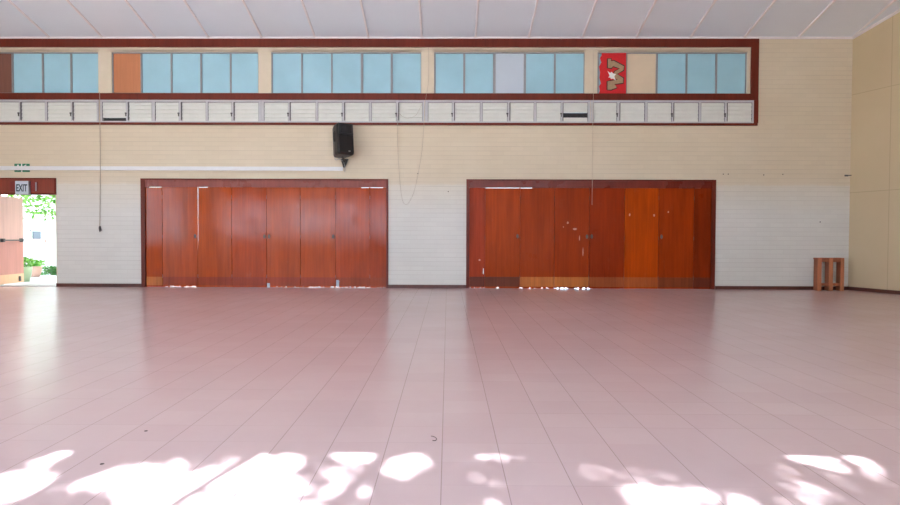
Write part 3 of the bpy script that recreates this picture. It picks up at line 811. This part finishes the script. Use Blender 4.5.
bm = newbm(); box(bm, wx0, wx1, NBY+.05, NBY+.1, wz0, wz1); wf = obj('window', bm, M['nglass'], NB)
bm = newbm(); t = .05
box(bm, wx0, wx1, NBY+.02, NBY+.09, wz1-t, wz1); box(bm, wx0, wx0+t, NBY+.02, NBY+.09, wz0, wz1); box(bm, wx1-t, wx1, NBY+.02, NBY+.09, wz0, wz1)
obj('window_frame', bm, M['white'], wf)
bm = newbm(); box(bm, wx0-.05, wx1+.12, NBY-.06, NBY+.05, wz0-.1, wz0); obj('sill', bm, M['nsill'], NB)
bm = newbm(); prism(bm, [(-24.4, 5.6), (3.4, 5.6), (3.4, 5.75), (-24.4, 5.75)], NBY-.4, NBY+4); obj('roof', bm, M['nbrick'], NB)

def potted(px, y, r, h, mat, label, nl, spread, hgt, cat='potted plant'):
    x = X(px, y); T = thing('potted_plant', (x, y, -.015), label, cat)
    bm = newbm(); lathe(bm, (x, y, -.015), [(r*.62, 0), (r*.9, h*.45), (r, h*.8), (r*1.06, h), (r*.92, h), (r*.88, h*.9)], 20); obj('pot', bm, mat, T, smooth=True)
    bm = newbm(); lathe(bm, (x, y, h*.88-.015), [(r*.88, -.02), (r*.88, .0), (r*.3, .02)], 16); obj('soil', bm, M['soil'], T)
    bm = newbm()
    for _ in range(nl):
        a = random.uniform(0, 6.28); q = random.random()**.6*spread
        leaf_quad(bm, (x+q*math.cos(a), y+q*math.sin(a), h+random.uniform(0, hgt)), .12, .05, rnd_rot())
    obj('foliage', bm, M['leaf'], T)
    bm = newbm()
    for j in range(6):
        a = j*1.05; tube(bm, [(x, y, h*.85), (x+spread*.7*math.cos(a), y+spread*.7*math.sin(a), h+hgt*.7)], .008, 5)
    obj('stem', bm, M['leaf2'], T)
potted(25.0, 16.3, .15, .38, M['pot'], 'pale green pot with a plant just beyond the open door leaf', 90, .2, .22)
potted(35, 18.2, .17, .3, M['terra'], 'terracotta pot with a leafy plant by the pale building', 110, .24, .16)
shx = X(52, 19)
T = thing('shrub', (shx, 19.0, -.015), 'low green shrub at the foot of the pale building', 'shrub')
bm = newbm()
for _ in range(260): leaf_quad(bm, (shx+random.gauss(0, .2), 19+random.gauss(0, .1), random.uniform(0, .24)), .1, .05, rnd_rot())
obj('foliage', bm, M['leaf2'], T)
bm = newbm()
for j in range(5): tube(bm, [(shx, 19, -.015), (shx+.12*(j-2), 19, .16)], .01, 5)
obj('stem', bm, M['bark'], T)

# tree beyond the exit
tx, ty = X(96, 17.6), 17.6
T = thing('tree', (tx, ty, -.015), 'leafy green tree whose low branches hang behind the open exit doorway', 'tree')
bm = newbm(); tube(bm, [(tx, ty, -.02), (tx+.05, ty, 1.2), (tx-.05, ty, 2.3), (tx-.1, ty, 3.4)], [.13, .11, .09, .05], 10)
for e in ((-1.6, .1, 2.35), (-2.3, .2, 2.9), (1.2, .3, 3.0), (-.8, -.8, 3.3), (.6, .9, 3.4)):
    tube(bm, smooth_path([(tx-.02, ty, 1.9), (tx+e[0]*.5, ty+e[1]*.5, e[2]-.1), (tx+e[0], ty+e[1], e[2])], 4), .03, 6)
obj('trunk', bm, M['bark'], T, smooth=True)
bm = newbm()
for _ in range(2600):
    a = random.uniform(0, 6.28); q = random.random()**.5
    c = Vector((tx-.7+1.9*q*math.cos(a), ty+1.1*q*math.sin(a), 0))
    lo = 1.5+.75*random.random()**.5*abs(math.sin(c.x*2.3+1))+.25*random.random()
    leaf_quad(bm, (c.x, c.y, lo+2.2*random.random()**1.6), random.uniform(.1, .16), random.uniform(.06, .09), rnd_rot())
obj('foliage', bm, M['leaf'], T)

# ------------------------------------------------------------------ tree outside the near windows (it dapples the sunlight)
TAN = .62
def lift(fp, z):  # point at height z whose sun shadow falls on fp
    return Vector(fp)-SUN*(z/TAN)
LIT = [(47, 455, 27, 6, -14, .03), (0, 447, 8, 5, 0, .4), (18, 487, 38, 14, -6, .02), (125, 477, 55, 8, -12, .03), (170, 492, 78, 14, -6, .01), (232, 489, 56, 20, 0, 0), (262, 466, 38, 9, -5, .01),
       (248, 452, 30, 3.5, 0, .3), (360, 456, 27, 6, 2, .02), (405, 465, 22, 9, -14, .04), (343, 475, 23, 9, 0, .22), (330, 494, 36, 9, 0, .14), (308, 502, 30, 6, 0, .02), (352, 503, 13, 6, 0, .04),
       (498, 454, 22, 4.5, 0, .06), (500, 486, 8, 10, 20, .24), (490, 502, 10, 8, 0, .45), (609, 476, 27, 12, 0, .36), (662, 498, 34, 9, 8, .01), (704, 495, 12, 8, 0, .03), (738, 501, 18, 8, 20, .1), (660, 481, 26, 7, 0, .45),
       (820, 461, 29, 6.5, 10, .08), (862, 466, 20, 7, 35, .14), (848, 482, 27, 8, 8, .33), (812, 493, 24, 8, 8, .34), (790, 475, 24, 7, 5, .42), (800, 503, 22, 6, 0, .4), (690, 455, 12, 4, 0, .55), (310, 480, 16, 8, 0, .4)]
DARK = [(64, 503, 48, 11, -3), (-10, 466, 70, 6, -14)]
def inside(px, py, e):
    a = math.radians(e[4]); dx, dy = (px-e[0])/1.1, (py-e[1])/1.1
    u = (dx*math.cos(a)+dy*math.sin(a))/e[2]; v = (-dx*math.sin(a)+dy*math.cos(a))/e[3]
    return u*u+v*v
import mathutils
def keep(fp):
    px, py = to_px(fp)
    if -15 <= px <= 915 and 440 <= py <= 512:
        if any(inside(px, py, e) < 1 for e in DARK): return True
        p = min(e[5]+.9*min(1, max(0, (inside(px, py, e)-.75)/1.25)) for e in LIT)
        return random.random() < p
    n = mathutils.noise.noise(Vector((fp[0]*1.7, fp[1]*1.7, 3.3)))
    return n < .12
tr = Vector((4.6, -6.8, -.035))
T = thing('tree', tr, 'broad leafy tree standing in the sun outside the near windows', 'tree')
bm = newbm(); cnt = 0
for _ in range(34000):
    fp = Vector((random.uniform(-3.2, 3.4), random.uniform(1.9, 3.58), 0))
    if not keep(fp): continue
    leaf_quad(bm, lift(fp, random.uniform(4.1, 4.9)), random.uniform(.075, .1), random.uniform(.042, .058), rnd_rot())
obj('foliage', bm, M['leaf2'], T)
bm = newbm()
tube(bm, smooth_path([tr, tr+Vector((0, .1, 1.5)), tr+Vector((-.2, .3, 3)), tr+Vector((-.8, .6, 4.4))], 4), .14, 10)
for pts, r in (([(19, 503), (60, 481), (95, 462), (130, 450)], .035), ([(170, 507), (217, 477), (240, 464), (262, 451)], .032), ([(333, 508), (355, 486), (374, 466), (392, 452)], .045), ([(832, 450), (846, 463), (860, 476), (885, 500)], .03), ([(716, 486), (724, 495), (730, 508)], .02), ([(470, 508), (520, 480), (600, 458)], .02)):
    q = [lift(floor_pt(*p), 3.3+.05*i) for i, p in enumerate(pts)]
    tube(bm, smooth_path(q, 4), r, 6)
for e in ((-3, .8, 3.8), (.2, .8, 3.9), (-1.5, 1.0, 3.8), (1.2, .6, 4.0), (-4.5, .8, 3.7)):
    tube(bm, smooth_path([tr+Vector((-.3, .3, 3.2)), Vector(((tr.x+e[0])/2, -5.2, 4.6)), Vector((e[0], -4.4+e[1]*.3, e[2]+.5))], 5), .03, 6)
obj('trunk', bm, M['bark'], T, smooth=True)

# ------------------------------------------------------------------ light
W = bpy.data.worlds.new('world'); S.world = W; W.use_nodes = True
bgn = W.node_tree.nodes['Background']; bgn.inputs[0].default_value = (.73, .985, 1.22, 1); bgn.inputs[1].default_value = 0.72
sd = bpy.data.lights.new('sun', 'SUN'); sd.energy = 7.0; sd.angle = math.radians(.53); sd.color = (.89, .99, 1.07)
so = bpy.data.objects.new('sun', sd); C.objects.link(so); so.rotation_euler = SUN.to_track_quat('-Z', 'Y').to_euler(); so.location = (-2, -10, 8)
def portal(name, c, w, h, direction):
    l = bpy.data.lights.new(name, 'AREA'); l.shape = 'RECTANGLE'; l.size = w; l.size_y = h; l.cycles.is_portal = True
    o = bpy.data.objects.new(name, l); C.objects.link(o); o.location = c
    o.rotation_euler = Vector(direction).to_track_quat('-Z', 'Z' if abs(direction[2]) < .9 else 'Y').to_euler()
for a, b in NW: portal('window_portal', ((a+b)/2, NY-.1, (1.15+HEAD)/2), b-a, HEAD-1.15, (0, 1, 0))
for a, b in LW: portal('window_portal', (XL-.1, (a+b)/2, 2.05), b-a, 2.3, (1, 0, 0))
portal('doorway_portal', ((EX0+EX1)/2, WY+.23, 1.05), EX1-EX0, 2.1, (0, -1, 0))

vs_ = S.view_settings
S.display_settings.display_device = 'sRGB'
vs_.view_transform = 'Standard'; vs_.look = 'None'; vs_.gamma = 1.0; vs_.use_curve_mapping = False
vs_.exposure = 3.52
S.cycles.use_denoising = True
S.cycles.max_bounces = 12; S.cycles.diffuse_bounces = 8; S.cycles.glossy_bounces = 4
S.cycles.sample_clamp_indirect = 4; S.cycles.caustics_reflective = False; S.cycles.caustics_refractive = False
